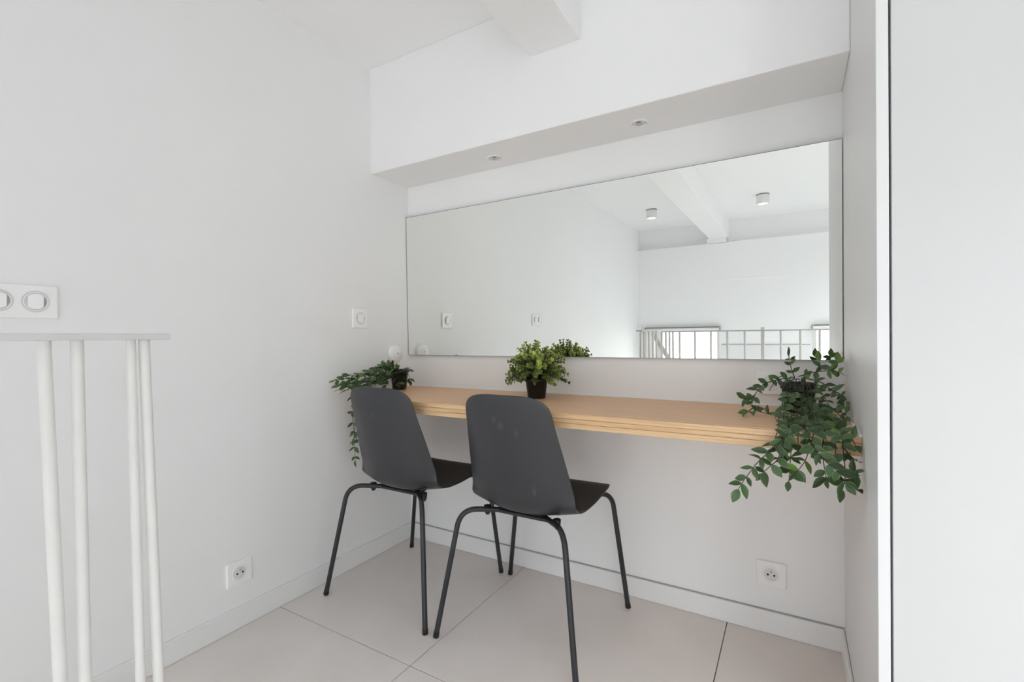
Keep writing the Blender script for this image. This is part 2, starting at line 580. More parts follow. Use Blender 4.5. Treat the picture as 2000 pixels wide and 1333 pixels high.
for k in range(3):
    y0_ = WF + (0.0006 if k == 1 else 0)
    tpart(prism(MB(), [(CH - 0.0008, y0_ + k0 - 0.0004), (CH + 0.004, y0_), (W - 0.001, y0_), (W - 0.001, WF + k0 - 0.0002), (CH, WF + k0 - 0.0002)][1:], zz[k] + 0.0004, zz[k + 1] - 0.0004), 'edge_layer', M['ply'], 0.0006)
tpart(MB().tube([(0.001, -0.003, WT + 0.0015), (W - 0.001, -0.003, WT + 0.0015)], 0.004, 8), 'sealant_strip', M['trim'], 0)
tpart(MB().tube([(W - 0.003, -0.006, WT + 0.001), (W - 0.003, WF, WT + 0.001)], 0.004, 8), 'sealant_strip', M['trim'], 0)
tpart(MB().tube([(0.003, -0.006, WT + 0.001), (0.003, WF + CH + 0.02, WT + 0.001)], 0.003, 8), 'sealant_strip', M['trim'], 0)

# ------------------------------------------------------------------ mirror (top edge leans out by well under a degree)
MB0, MB1 = 0.946, 1.655
mr = tag(empty('mirror', (W / 2, -0.0075, MB0)), 'wide frameless mirror filling the niche wall above the worktop', 'mirror')
mr.rotation_euler = (R(0.6252), 0, 0)
hw = W / 2 - 0.0015
hh = MB1 - MB0
MB().box((-hw + 0.001, -0.0045, 0.001), (hw - 0.001, 0.0, hh - 0.001)).build('mirror_backing', M['dark'], mr)
MB().add([(-hw, -0.005, 0), (hw, -0.005, 0), (hw, -0.005, hh), (-hw, -0.005, hh)], [(0, 1, 2, 3)]).build('mirror_glass', M['mirror'], mr)
eb = MB()
eb.box((-hw, -0.0058, hh - 0.0016), (hw, -0.0046, hh)).box((-hw, -0.0058, 0), (hw, -0.0046, 0.0013))
eb.box((-hw, -0.0058, 0), (-hw + 0.0018, -0.0046, hh)).box((hw - 0.0018, -0.0058, 0), (hw, -0.0046, hh))
eb.build('edge_shadow_strip', mat('mirror_edge_grey', (0.30, 0.31, 0.30), 0.4, noise=0.1), mr)  # dark grey strip: glass edge, with its shadow line put into colour

# ------------------------------------------------------------------ chairs
def chair_profile():
    pts = [(-0.228, 0.848), (-0.214, 0.76), (-0.198, 0.67), (-0.184, 0.59), (-0.171, 0.52), (-0.150, 0.466), (-0.110, 0.437), (-0.04, 0.429),
           (0.06, 0.437), (0.15, 0.451), (0.215, 0.461), (0.250, 0.456)]
    q = catmull([(0, a, z) for a, z in pts], 8)
    L = [0.0]
    for i in range(1, len(q)):
        L.append(L[-1] + (q[i] - q[i - 1]).length)
    return q, L
PROF, PLEN = chair_profile()
def prof_at(s):
    s = max(0.0, min(PLEN[-1], s))
    for i in range(1, len(PLEN)):
        if PLEN[i] >= s:
            t = (s - PLEN[i - 1]) / max(1e-9, PLEN[i] - PLEN[i - 1])
            p = PROF[i - 1].lerp(PROF[i], t)
            tg = (PROF[i] - PROF[i - 1]).normalized()
            return p, tg
    return PROF[-1], (PROF[-1] - PROF[-2]).normalized()
def lerp_tab(tab, s):
    """smooth (Catmull-Rom) look-up"""
    for i in range(1, len(tab)):
        if s <= tab[i][0]:
            x0, y0 = tab[i - 1]
            x1, y1 = tab[i]
            ma = (y1 - tab[i - 2][1]) / (x1 - tab[i - 2][0]) if i > 1 else (y1 - y0) / (x1 - x0)
            mb = (tab[i + 1][1] - y0) / (tab[i + 1][0] - x0) if i + 1 < len(tab) else (y1 - y0) / (x1 - x0)
            h = x1 - x0
            t = (s - x0) / h
            return (2 * t ** 3 - 3 * t * t + 1) * y0 + (t ** 3 - 2 * t * t + t) * h * ma + (3 * t * t - 2 * t ** 3) * y1 + (t ** 3 - t * t) * h * mb
    return tab[-1][1]
LT = PLEN[-1]
HALF = [(0, 0.157), (0.10, 0.166), (0.22, 0.182), (0.32, 0.194), (0.41, 0.200), (0.52, 0.203), (LT, 0.207)]
# how far the sides wrap towards the sitter
WRAP = [(0, 0.020), (0.12, 0.034), (0.24, 0.052), (0.34, 0.064), (0.40, 0.056), (0.47, 0.028), (0.60, 0.012), (LT, 0.004)]
SPLIT = 0.475
def shell_point(u, s):
    p, tg = prof_at(s)
    nrm = Vector((0, tg.z * -1, tg.y))           # inner side: forward of the back, above the seat
    if nrm.z < -0.2 or (abs(nrm.z) < 0.2 and nrm.y < 0):
        nrm = -nrm
    wv = lerp_tab(WRAP, s)
    hw_ = lerp_tab(HALF, s)
    q = Vector((u * hw_, p.y, p.z)) + nrm * wv * abs(u) ** 2.1
    return q
def shell(name, s_fun0, s_fun1, nv, m, parent, thick):
    nu = 28
    vs, fs = [], []
    for j in range(nv + 1):
        for i in range(nu + 1):
            u = -1 + 2 * i / nu
            u = math.copysign(1 - (1 - abs(u)) ** 1.35, u)
            a, b_ = s_fun0(u), s_fun1(u)
            vs.append(shell_point(u, a + (b_ - a) * j / nv))
    for j in range(nv):
        for i in range(nu):
            k = j * (nu + 1) + i
            fs.append((k, k + 1, k + nu + 2, k + nu + 1))
    mb = MB().add(vs, fs, True)
    o = mb.build(name, m, parent)
    sd = o.modifiers.new('thickness', 'SOLIDIFY')
    sd.thickness = thick
    sd.offset = 0
    bv = o.modifiers.new('rim', 'BEVEL')
    bv.width = 0.0018
    bv.segments = 3
    bv.limit_method = 'ANGLE'
    bv.angle_limit = R(50)
    return o
def top_s(u):
    r = 0.066
    return 0.006 * u * u + r * (1 - max(0.0, 1 - abs(u) ** 4.2) ** (1 / 2.6))
def front_s(u):
    r = 0.05
    return LT - r * (1 - max(0.0, 1 - abs(u) ** 6) ** (1 / 3.0))

def make_chair(loc, label, mb_):
    t = tag(empty('dining_chair', loc), label, 'chair', 'charcoal chairs at the worktop')
    shell('backrest', top_s, lambda u: SPLIT, 26, mb_, t, 0.007)
    shell('seat', lambda u: SPLIT + 0.001, front_s, 22, M['seat'], t, 0.007)
    rr = 0.0092
    for sx in (-1, 1):
        for sy in (-1, 1):
            if sy < 0:
                line = [(sx * 0.259, -0.246, 0.012), (sx * 0.196, -0.184, 0.436), (sx * 0.03, -0.03, 0.412)]
            else:
                line = [(sx * 0.259, 0.254, 0.012), (sx * 0.204, 0.238, 0.440), (sx * 0.03, 0.03, 0.414)]
            lg = MB().tube(fillet(line, 0.062, 10), rr, 16).build('leg', M['legs'], t)
            d = (Vector(line[1]) - Vector(line[0])).normalized()
            p0 = Vector(line[0])
            MB().tube([p0 - d * 0.0115, p0 - d * 0.010, p0 + d * 0.006], [0.0085, 0.0103, 0.0103], 16).build('foot', M['foot'], lg)
    # cross bar and lugs that clip the shell to the frame
    MB().tube([(-0.135, -0.095, 0.420), (0.135, -0.095, 0.420)], 0.007, 12).build('cross_bar', M['legs'], t)
    MB().tube([(-0.15, 0.19, 0.437), (0.15, 0.19, 0.437)], 0.007, 12).build('cross_bar', M['legs'], t)
    for sx in (-1, 1):
        MB().lathe([(0.0, 0.400), (0.006, 0.402), (0.011, 0.411), (0.013, 0.434), (0.0, 0.435)], 16, (sx * 0.136, -0.105, 0)).build('mounting_lug', M['foot'], t)
        MB().lathe([(0.0, 0.420), (0.008, 0.421), (0.012, 0.452), (0.0, 0.453)], 16, (sx * 0.128, 0.19, 0)).build('mounting_lug', M['foot'], t)
    MB().lathe([(0, 0.394), (0.045, 0.394), (0.05, 0.398), (0.05, 0.424), (0.0, 0.425)], 28, (0, 0, 0)).build('hub_plate', M['foot'], t)
    return t
make_chair((0.352, -0.356, 0), 'charcoal plastic shell chair on black steel legs, nearest the left wall', M['chair_a'])
make_chair((0.915, -0.350, 0), 'charcoal plastic shell chair with scuffed back in front of the small bushy plant', M['chair_b'])

# ------------------------------------------------------------------ sockets and switches
def socket(loc, axis, label, group='white wall sockets'):
    e = tag(empty('wall_socket', loc), label, 'socket', group)
    if axis == 'x':
        e.rotation_euler = (0, 0, R(90))
    # built facing -y
    MB().box((-0.046, -0.009, -0.0435), (0.046, 0, 0.0435)).build('cover_plate', M['plastic'], e, bevel=0.0045, seg=3)
    c = MB().lathe([(0.0285, 0.0085), (0.0285, 0.0098), (0.0262, 0.0102), (0.0235, 0.0092), (0.0225, 0.0088)], 40, (0, 0, 0), 'y').build('socket_rim', M['plastic'], e)
    d = MB().lathe([(0.0225, 0.0091), (0.0215, 0.0094), (0.0, 0.0094)], 40, (0, 0, 0), 'y').build('socket_well', M['well'], e)
    for (x_, z_) in ((-0.0098, -0.001), (0.0098, -0.001)):
        MB().lathe([(0.0034, 0.0093), (0.0034, 0.0097), (0.0, 0.0097)], 16, (x_, 0, z_), 'y').build('contact_hole', M['hole'], d)
    MB().lathe([(0.0029, 0.0093), (0.0029, 0.0130), (0.0, 0.0134)], 16, (0, 0, 0.0105), 'y').build('earth_pin', M['chrome'], d)
    return e
socket((0, -0.900, 0.198), 'x', 'white round wall socket low on the left wall above the skirting')
socket((1.650, 0, 0.2045), 'y', 'white round wall socket low on the back wall under the worktop')
socket((1.651, 0, 0.868), 'y', 'white wall socket above the worktop half hidden behind the trailing plant')

def rocker(e, y0):
    MB().lathe([(0.0285, 0.0085), (0.028, 0.0096), (0.0245, 0.0092), (0.0245, 0.0088), (0, 0.0088)], 40, (y0, 0, 0), 'y').build('dish', M['well'], e)
    MB().lathe([(0.0222, 0.0089), (0.0222, 0.0094), (0.0, 0.0094)], 40, (y0, 0, 0), 'y').build('gap_shade_ring', M['gap'], e)  # grey disc: shadow round the rocker, put into its colour
    n = 12
    out = []
    hwid, rad = 0.0150, 0.0205
    a0 = math.acos(hwid / rad)
    for k in range(n + 1):
        a = a0 + (math.pi - 2 * a0) * k / n
        out.append((rad * math.cos(a), rad * math.sin(a)))
    for k in range(n + 1):
        a = math.pi + a0 + (math.pi - 2 * a0) * k / n
        out.append((rad * math.cos(a), rad * math.sin(a)))
    N = len(out)
    vs = [(y0 + x_, -0.0085, z_) for x_, z_ in out] + [(y0 + x_, -0.0150 - 0.0016 * z_ / rad, z_) for x_, z_ in out]
    fs = [tuple(range(N))[::-1], tuple(range(N, 2 * N))] + [(k, (k + 1) % N, N + (k + 1) % N, N + k) for k in range(N)]
    MB().add(vs, fs).build('rocker', M['plastic'], e, bevel=0.0015, seg=2)
e = tag(empty('light_switch', (0, -0.334, 1.1255), R(90)), 'small white single light switch on the left wall near the mirror', 'switch')
MB().box((-0.044, -0.009, -0.045), (0.044, 0, 0.045)).build('cover_plate', M['plastic'], e, bevel=0.0045, seg=3)
rocker(e, 0.0)
e = tag(empty('light_switch', (0, -1.4575, 1.137), R(90)), 'white double light switch plate on the left wall above the railing', 'switch')
MB().box((-0.080, -0.009, -0.0435), (0.080, 0, 0.0435)).build('cover_plate', M['plastic'], e, bevel=0.0045, seg=3)
rocker(e, 0.0345)
rocker(e, -0.0345)

e = tag(empty('wall_button', (0, -0.113, 0.9575), R(90)), 'round white wall button on the left wall just above the potted vine', 'button')
MB().lathe([(0.0, 0.0), (0.041, 0.0), (0.043, 0.003), (0.0425, 0.014), (0.038, 0.0205), (0.030, 0.0225), (0.0, 0.0232)], 44, (0, 0, 0), 'y').build('housing', M['plastic'], e)
MB().lathe([(0.0275, 0.0226), (0.0255, 0.0250), (0.0, 0.0256)], 36, (0, 0, 0), 'y').build('push_face', M['plastic'], e)
MB().lathe([(0.0048, 0.0253), (0.004, 0.0263), (0, 0.0265)], 16, (0, 0, 0), 'y').build('indicator', M['joint'], e)

# recessed spots in the bulkhead
for i, (x_, y_) in enumerate(((0.609, -0.118), (1.238, -0.121))):
    e = tag(empty('recessed_spotlight', (x_, y_, ZN)), ('small recessed spotlight in the bulkhead underside, left of the two', 'small recessed spotlight in the bulkhead underside, right of the two')[i], 'spotlight', 'recessed spotlights under the bulkhead')
    MB().lathe([(0.0255, 0.0), (0.0335, 0.0), (0.0330, -0.0022), (0.0265, -0.0032), (0.0250, -0.0015), (0.0255, 0.0)], 40).build('bezel', M['plastic'], e)
    MB().lathe([(0.0252, -0.0012), (0.0215, -0.0022), (0.0195, -0.0012), (0.012, -0.0010), (0.011, -0.0024), (0.0, -0.0028)], 40).build('reflector', M['chrome'], e)
    MB().lathe([(0.0, -0.0012), (0.0036, -0.0013), (0.0036, -0.0055), (0.0, -0.0058)], 14, (0.026, 0.004, 0)).build('retaining_clip', M['chrome'], e)

# ceiling lamps above the stair void (seen in the mirror)
for i, (x_, y_) in enumerate(((0.434, -3.311), (1.480, -3.333))):
    e = tag(empty('ceiling_lamp', (x_, y_, ZC)), ('white drum ceiling lamp seen in the mirror left of the beam', 'white drum ceiling lamp seen in the mirror right of the beam')[i], 'lamp', 'drum ceiling lamps')
    MB().lathe([(0.0, 0.0), (0.056, 0.0), (0.056, -0.006), (0.0, -0.006)], 36).build('base_plate', M['dark'], e)
    MB().lathe([(0.0, -0.006), (0.054, -0.006), (0.055, -0.01), (0.055, -0.088), (0.052, -0.092), (0.046, -0.092), (0.046, -0.086)], 40).build('housing', M['lamp'], e)
    MB().lathe([(0.046, -0.086), (0.0, -0.087)], 32).build('lens', M['lens'], e)

# ------------------------------------------------------------------ railing round the stair void
rg = tag(empty('railing', (0.80, -1.75, 0)), 'white round-bar guard railing with flat handrail at the left', 'railing')
def rpart(bm, name, m=M['rail'], par=rg, bev=0.0):
    bm.v = [(v[0] - 0.80, v[1] + 1.75, v[2]) for v in bm.v]
    return bm.build(name, m, par, bevel=bev)
HZ0, HZ1 = 1.0325, 1.0425
RB = -2.05
rpart(MB().box((0.775, RB - 0.02, HZ0), (0.820, -1.468, HZ1)), 'handrail', M['handrail'], bev=0.0015)
rpart(MB().box((0.8205, RB - 0.02, HZ0 - 0.016), (RX, RB + 0.02, HZ1 - 0.016)), 'handrail', M['handrail'], bev=0.0015)
def bal(x0, y0, x1, y1, r):
    rpart(MB().tube([(x0, y0, HZ0 - 0.0), (x1, y1, 0.0)], r, 16), 'baluster')
bal(0.800, -1.4983, 0.800, -1.4735, 0.0078)
bal(0.800, -1.5166, 0.800, -1.5046, 0.0068)
bal(0.800, -1.5834, 0.800, -1.5769, 0.0080)
bal(0.800, -1.6199, 0.800, -1.5946, 0.0082)
for y_ in (-1.72, -1.83, -1.94):
    bal(0.80, y_, 0.80, y_, 0.0078)
HZ0 -= 0.016
for x_ in (0.816, 0.848, 0.876, 0.903, 0.954, 1.068, 1.183, 1.298, 1.415, 1.646, 1.765, 1.879, 1.995, 2.11, 2.226, 2.342, 2.458, 2.574, 2.69, 2.806, 2.922, 3.038, 3.154, 3.27, 3.386, 3.502, 3.618, 3.734, 3.85, 3.966, 4.082, 4.198, 4.314, 4.43):
    bal(x_, RB, x_, RB, 0.0075)
rpart(MB().box((1.520, RB - 0.012, 0), (1.544, RB + 0.012, 1.045)), 'post', bev=0.002)
rpart(MB().tube([(0.735, RB - 0.05, 1.01), (0.86, RB - 0.05, 0.80), (1.20, RB - 0.05, 0.22)], 0.019, 12), 'diagonal_brace')

# roller blinds and the panel between the windows
for i, (x0, x1) in enumerate(((0.093, 0.981), (1.898, 2.69))):
    e = tag(empty('roller_blind', ((x0 + x1) / 2, LY, 1.0)), ('rolled-up white roller blind over the left window in the mirror', 'rolled-up white roller blind over the right window, cut by the mirror edge')[i], 'blind', 'roller blinds over the windows')
    h2 = (x1 - x0) / 2
    MB().box((-h2 + 0.02, 0.0, 0.040), (h2 - 0.02, 0.05, 0.047)).build('mounting_rail', M['dark'], e)
    MB().tube([(-h2 + 0.012, 0.035, 0.017), (h2 - 0.012, 0.035, 0.017)], 0.022, 18).build('fabric_roll', M['blind'], e)
    for sx in (-1, 1):
        MB().box((sx * h2, 0.0, -0.012), (sx * (h2 - 0.010), 0.06, 0.048)).build('end_bracket', M['joint'], e, bevel=0.002)
    MB().box((-h2 + 0.014, 0.05, -0.016), (h2 - 0.014, 0.054, 0.0)).build('bottom_bar', M['blind'], e)
e = tag(empty('wall_panel', (1.44, LY, 0.2)), 'flat white panel with thin grey top edge between the windows in the mirror', 'panel')
MB().box((-0.449, 0.0, -0.6), (0.446, 0.012, 0.627)).build('board', M['ward'], e, bevel=0.002)
MB().box((-0.449, 0.0, 0.627), (0.446, 0.0125, 0.634)).build('edge_strip', M['joint'], e)

# ------------------------------------------------------------------ plants
def leaf_mesh(name, wid, fold, curl, m):
    """ovate leaf of unit length along +y, six segments, folded on its midrib, with a margin value per vertex"""
    st = [0.0, 0.10, 0.28, 0.48, 0.70, 0.88, 1.0]
    ww = [0.03, 0.26, 0.44, 0.50, 0.37, 0.17, 0.0]
    vs, mg = [], []
    for t, q in zip(st, ww):
        z = -curl * t * t
        h = q * wid
        for fx, mval in ((-1, 1.0), (-0.55, 0.0), (0, 0.55), (0.55, 0.0), (1, 1.0)):
            vs.append((fx * h, t, z + fold * abs(fx) * h))
            mg.append(mval)
    fs = []
    for j in range(len(st) - 1):
        for i in range(4):
            k = j * 5 + i
            fs.append((k, k + 1, k + 6, k + 5))
    me = bpy.data.meshes.new(name)
    me.from_pydata(vs, [], fs)
    at = me.attributes.new('margin', 'FLOAT', 'POINT')
    at.data.foreach_set('value', mg)
    me.polygons.foreach_set('use_smooth', [True] * len(fs))
    me.materials.append(m)
    return me
LEAVES = [leaf_mesh('leaf', 0.54, 0.25, 0.10, M['leaf']), leaf_mesh('leaf', 0.48, 0.40, 0.22, M['leaf']),
          leaf_mesh('leaf', 0.60, 0.15, -0.05, M['leaf'])]
YOUNG = leaf_mesh('leaf', 0.58, 0.2, 0.08, M['leaf_new'])

def pot(e, r0, r1, h):
    p = MB().lathe([(0.0, 0.0), (r0 - 0.002, 0.0), (r0, 0.002), (r1 - 0.003, h * 0.80), (r1 + 0.0005, h * 0.80), (r1 + 0.002, h), (r1 - 0.003, h), (r1 - 0.006, h * 0.86), (0.0, h * 0.86)], 36)
    p.build('pot', M['pot'], e)
    MB().lathe([(r1 - 0.005, h * 0.88), (r1 * 0.5, h * 0.91), (0.0, h * 0.93)], 24).build('soil', M['soil'], e)

def vine_plant(name, label, base, r0, r1, h, vines, lim, seed, lsize, spacing, group, maxleaf=295):
    rnd = random.Random(seed)
    e = tag(empty(name, base), label, 'plant', group)
    pot(e, r0, r1, h)
    B = Vector(base)
    nleaf = 0
    def okp(p):
        if p.x < lim[0] or p.x > lim[1] or p.y > -0.006:
            return False
        if p.y > WF - 0.006 and p.z < WT + 0.004 and p.z > WB - 0.01:
            return False
        return True
    for vi, vine in enumerate(vines):
        pts, young = vine[:2]
        big = vine[3] if len(vine) > 3 else 1.0
        gap = spacing * (vine[2] if len(vine) > 2 else 1.0)
        P = []
        for q in pts:
            q = Vector(q)
            if q.y > WF - 0.008 and q.z < WT + 0.006:
                q.z = WT + 0.006
            q.x = min(max(q.x, lim[0] + 0.006), lim[1] - 0.006)
            P.append(q)
        C = catmull(P, 7)
        C = [q if not (q.y > WF - 0.004 and q.z < WT + 0.003) else Vector((q.x, q.y, WT + 0.003)) for q in C]
        n = len(C)
        MB().tube([q - B for q in C], [0.0017 - 0.0009 * i / n for i in range(n)], 6).build('stem', M['stem'], e)
        # leaves along the vine
        acc, side = gap * rnd.random(), 1
        L = 0.0
        for i in range(1, n):
            seg = C[i] - C[i - 1]
            L += seg.length
            acc -= seg.length
            last = i == n - 1
            if acc > 0 and not last:
                continue
            acc = gap * rnd.uniform(0.75, 1.3)
            t = seg.normalized()
            for q in range(1 if last else 2):
                if nleaf >= maxleaf:
                    break
                for tr in range(14):
                    ax = t.cross(Vector((rnd.uniform(-.5, .5), -1, rnd.uniform(0.2, 1.0)))).normalized()
                    if last:
                        d = t + ax * rnd.uniform(-.2, .2)
                    else:
                        d = t * rnd.uniform(0.15, 0.9) + ax * side * rnd.uniform(0.7, 1.1) + Vector((0, rnd.uniform(-.35, .1), rnd.uniform(-.35, .35)))
                    d.normalize()
                    ln = lsize * big * rnd.uniform(0.70, 1.28)
                    pet = 0.004
                    p0 = C[i] + d * pet
                    if okp(p0 + d * ln) and okp(p0 + d * ln * 0.5):
                        break
                    if tr > 4:
                        t = (t + Vector((0, -0.5, 0.3))).normalized()
                else:
                    continue
                side = -side
                nn = Vector((rnd.uniform(-.55, .55), -0.65 + rnd.uniform(-.4, .4), 0.55 + rnd.uniform(-.3, .5)))
                nn = (nn - d * nn.dot(d))
                if nn.length < 1e-3:
                    nn = Vector((0, -1, 0))
                nn.normalize()
                xx = d.cross(nn).normalized()
                mt = Matrix((xx, d, nn)).transposed().to_4x4() @ Matrix.Diagonal((ln, ln, ln, 1))
                mt.translation = p0 - B - d * pet
                me = YOUNG if (rnd.random() < young) else LEAVES[rnd.randrange(3)]
                o = bpy.data.objects.new('leaf', me)
                COL.objects.link(o)
                o.parent = e
                o.matrix_local = mt
                nleaf += 1
    return e, nleaf

RV = [
 ([(1.713, -0.13, 0.895), (1.676, -0.16, 0.89), (1.638, -0.2, 0.876), (1.615, -0.24, 0.842), (1.614, -0.27, 0.812), (1.641, -0.27, 0.800), (1.678, -0.29, 0.796)], .05),
 ([(1.619, -0.24, 0.85), (1.601, -0.25, 0.835), (1.589, -0.26, 0.84)], .1),
 ([(1.614, -0.27, 0.812), (1.603, -0.28, 0.803), (1.595, -0.28, 0.789)], .1),
 ([(1.723, -0.1, 0.893), (1.715, -0.1, 0.919), (1.706, -0.1, 0.962)], .1),
 ([(1.734, -0.1, 0.898), (1.775, -0.12, 0.914), (1.806, -0.15, 0.921), (1.83, -0.18, 0.921), (1.843, -0.22, 0.915)], .45, 1.5),
 ([(1.783, -0.12, 0.914), (1.79, -0.13, 0.932), (1.788, -0.13, 0.949)], .9),
 ([(1.815, -0.15, 0.922), (1.83, -0.16, 0.933), (1.833, -0.16, 0.95)], .9),
 ([(1.741, -0.1, 0.894), (1.787, -0.14, 0.887), (1.816, -0.2, 0.868), (1.837, -0.25, 0.844), (1.842, -0.27, 0.823), (1.845, -0.28, 0.806)], .05, 1.5),
 ([(1.816, -0.2, 0.868), (1.834, -0.22, 0.86), (1.846, -0.26, 0.844)], .05),
 ([(1.748, -0.12, 0.879), (1.792, -0.18, 0.853), (1.807, -0.24, 0.827), (1.831, -0.28, 0.806)], .05, 1.3),
 ([(1.734, -0.14, 0.885), (1.722, -0.22, 0.831), (1.713, -0.3, 0.789), (1.721, -0.43, 0.792), (1.713, -0.5, 0.737), (1.708, -0.5, 0.666)], .08, 1.0, 1.22),
 ([(1.747, -0.14, 0.878), (1.758, -0.24, 0.82), (1.765, -0.34, 0.795), (1.763, -0.475, 0.790), (1.745, -0.52, 0.733), (1.725, -0.53, 0.699)], .08, 1.0, 1.22),
 ([(1.754, -0.14, 0.862), (1.782, -0.25, 0.815), (1.789, -0.4, 0.795), (1.778, -0.51, 0.757), (1.781, -0.53, 0.715), (1.785, -0.53, 0.69)], .08, 1.0, 1.22),
 ([(1.772, -0.2, 0.824), (1.802, -0.33, 0.8), (1.817, -0.475, 0.79), (1.82, -0.51, 0.739), (1.823, -0.51, 0.698), (1.816, -0.51, 0.665)], .05, 1.0, 1.22),
 ([(1.719, -0.38, 0.795), (1.702, -0.49, 0.775), (1.669, -0.52, 0.743), (1.64, -0.54, 0.712), (1.614, -0.55, 0.672), (1.599, -0.55, 0.644)], .05, 1.0, 1.22),
 ([(1.713, -0.4, 0.795), (1.697, -0.5, 0.765), (1.686, -0.52, 0.726), (1.667, -0.53, 0.704), (1.65, -0.53, 0.685)], .05, 1.0, 1.22),
 ([(1.774, -0.3, 0.801), (1.807, -0.43, 0.795), (1.831, -0.475, 0.782), (1.845, -0.49, 0.767)], .0, 1.0, 1.22),
 ([(1.819, -0.49, 0.765), (1.833, -0.5, 0.745), (1.845, -0.51, 0.736)], .0, 1.0, 1.22),
 ([(1.822, -0.51, 0.716), (1.837, -0.52, 0.709), (1.848, -0.53, 0.713)], .0, 1.0, 1.22),
 ([(1.822, -0.51, 0.698), (1.837, -0.51, 0.69), (1.846, -0.52, 0.673)], .0, 1.0, 1.22),
 ([(1.731, -0.36, 0.795), (1.756, -0.5, 0.764), (1.782, -0.54, 0.736), (1.805, -0.55, 0.715), (1.821, -0.55, 0.689)], .05, 1.0, 1.22),
 ([(1.72, -0.2, 0.867), (1.7, -0.27, 0.828), (1.695, -0.36, 0.80), (1.708, -0.46, 0.796)], .1, 1.0, 1.22),
 ([(1.733, -0.22, 0.854), (1.744, -0.32, 0.815), (1.747, -0.44, 0.797), (1.738, -0.52, 0.75)], .2, 1.0, 1.22),
 ([(1.713, -0.15, 0.885), (1.693, -0.2, 0.873), (1.691, -0.26, 0.826), (1.682, -0.33, 0.797), (1.685, -0.48, 0.790), (1.672, -0.51, 0.746)], .1, 1.0, 1.22),
 ([(1.735, -0.12, 0.89), (1.728, -0.17, 0.895), (1.722, -0.22, 0.872), (1.724, -0.25, 0.84)], .15),
 ([(1.74, -0.13, 0.89), (1.752, -0.19, 0.885), (1.756, -0.24, 0.85), (1.752, -0.27, 0.815)], .1),
 ([(1.72, -0.13, 0.89), (1.705, -0.19, 0.885), (1.704, -0.24, 0.85), (1.715, -0.28, 0.815)], .1),
 ([(1.735, -0.13, 0.885), (1.73, -0.19, 0.88), (1.725, -0.225, 0.85), (1.728, -0.25, 0.815), (1.73, -0.30, 0.80)], .25, .85, 1.2),
 ([(1.745, -0.13, 0.885), (1.76, -0.18, 0.88), (1.765, -0.22, 0.85), (1.765, -0.26, 0.82), (1.765, -0.33, 0.80)], .15, .85, 1.15),
 ([(1.715, -0.13, 0.885), (1.70, -0.175, 0.875), (1.695, -0.21, 0.845), (1.70, -0.25, 0.81), (1.71, -0.34, 0.80)], .15, .85, 1.15),
 ([(1.725, -0.12, 0.89), (1.712, -0.165, 0.90), (1.71, -0.205, 0.875), (1.715, -0.225, 0.84)], .15, .8, 1.1),
 ([(1.75, -0.12, 0.89), (1.748, -0.17, 0.90), (1.745, -0.21, 0.87), (1.742, -0.235, 0.83), (1.74, -0.28, 0.81)], .15, .8, 1.1),
 ([(1.70, -0.11, 0.89), (1.685, -0.15, 0.90), (1.67, -0.18, 0.885), (1.655, -0.21, 0.86)], .1, .9, 1.0),
 ([(1.735, -0.30, 0.805), (1.74, -0.38, 0.80), (1.73, -0.46, 0.797), (1.728, -0.49, 0.772), (1.73, -0.51, 0.735)], .2, .8, 1.2),
 ([(1.76, -0.34, 0.802), (1.785, -0.42, 0.798), (1.80, -0.475, 0.79), (1.805, -0.5, 0.76), (1.80, -0.515, 0.725)], .1, .85, 1.2),
]
_, nR = vine_plant('trailing_plant', 'large trailing plant with variegated green leaves spilling over the right end of the worktop', (1.733, -0.115, WT), 0.037, 0.05, 0.092, RV, (0.0, W - 0.007), 11, 0.028, 0.0225, 'trailing potted plants')
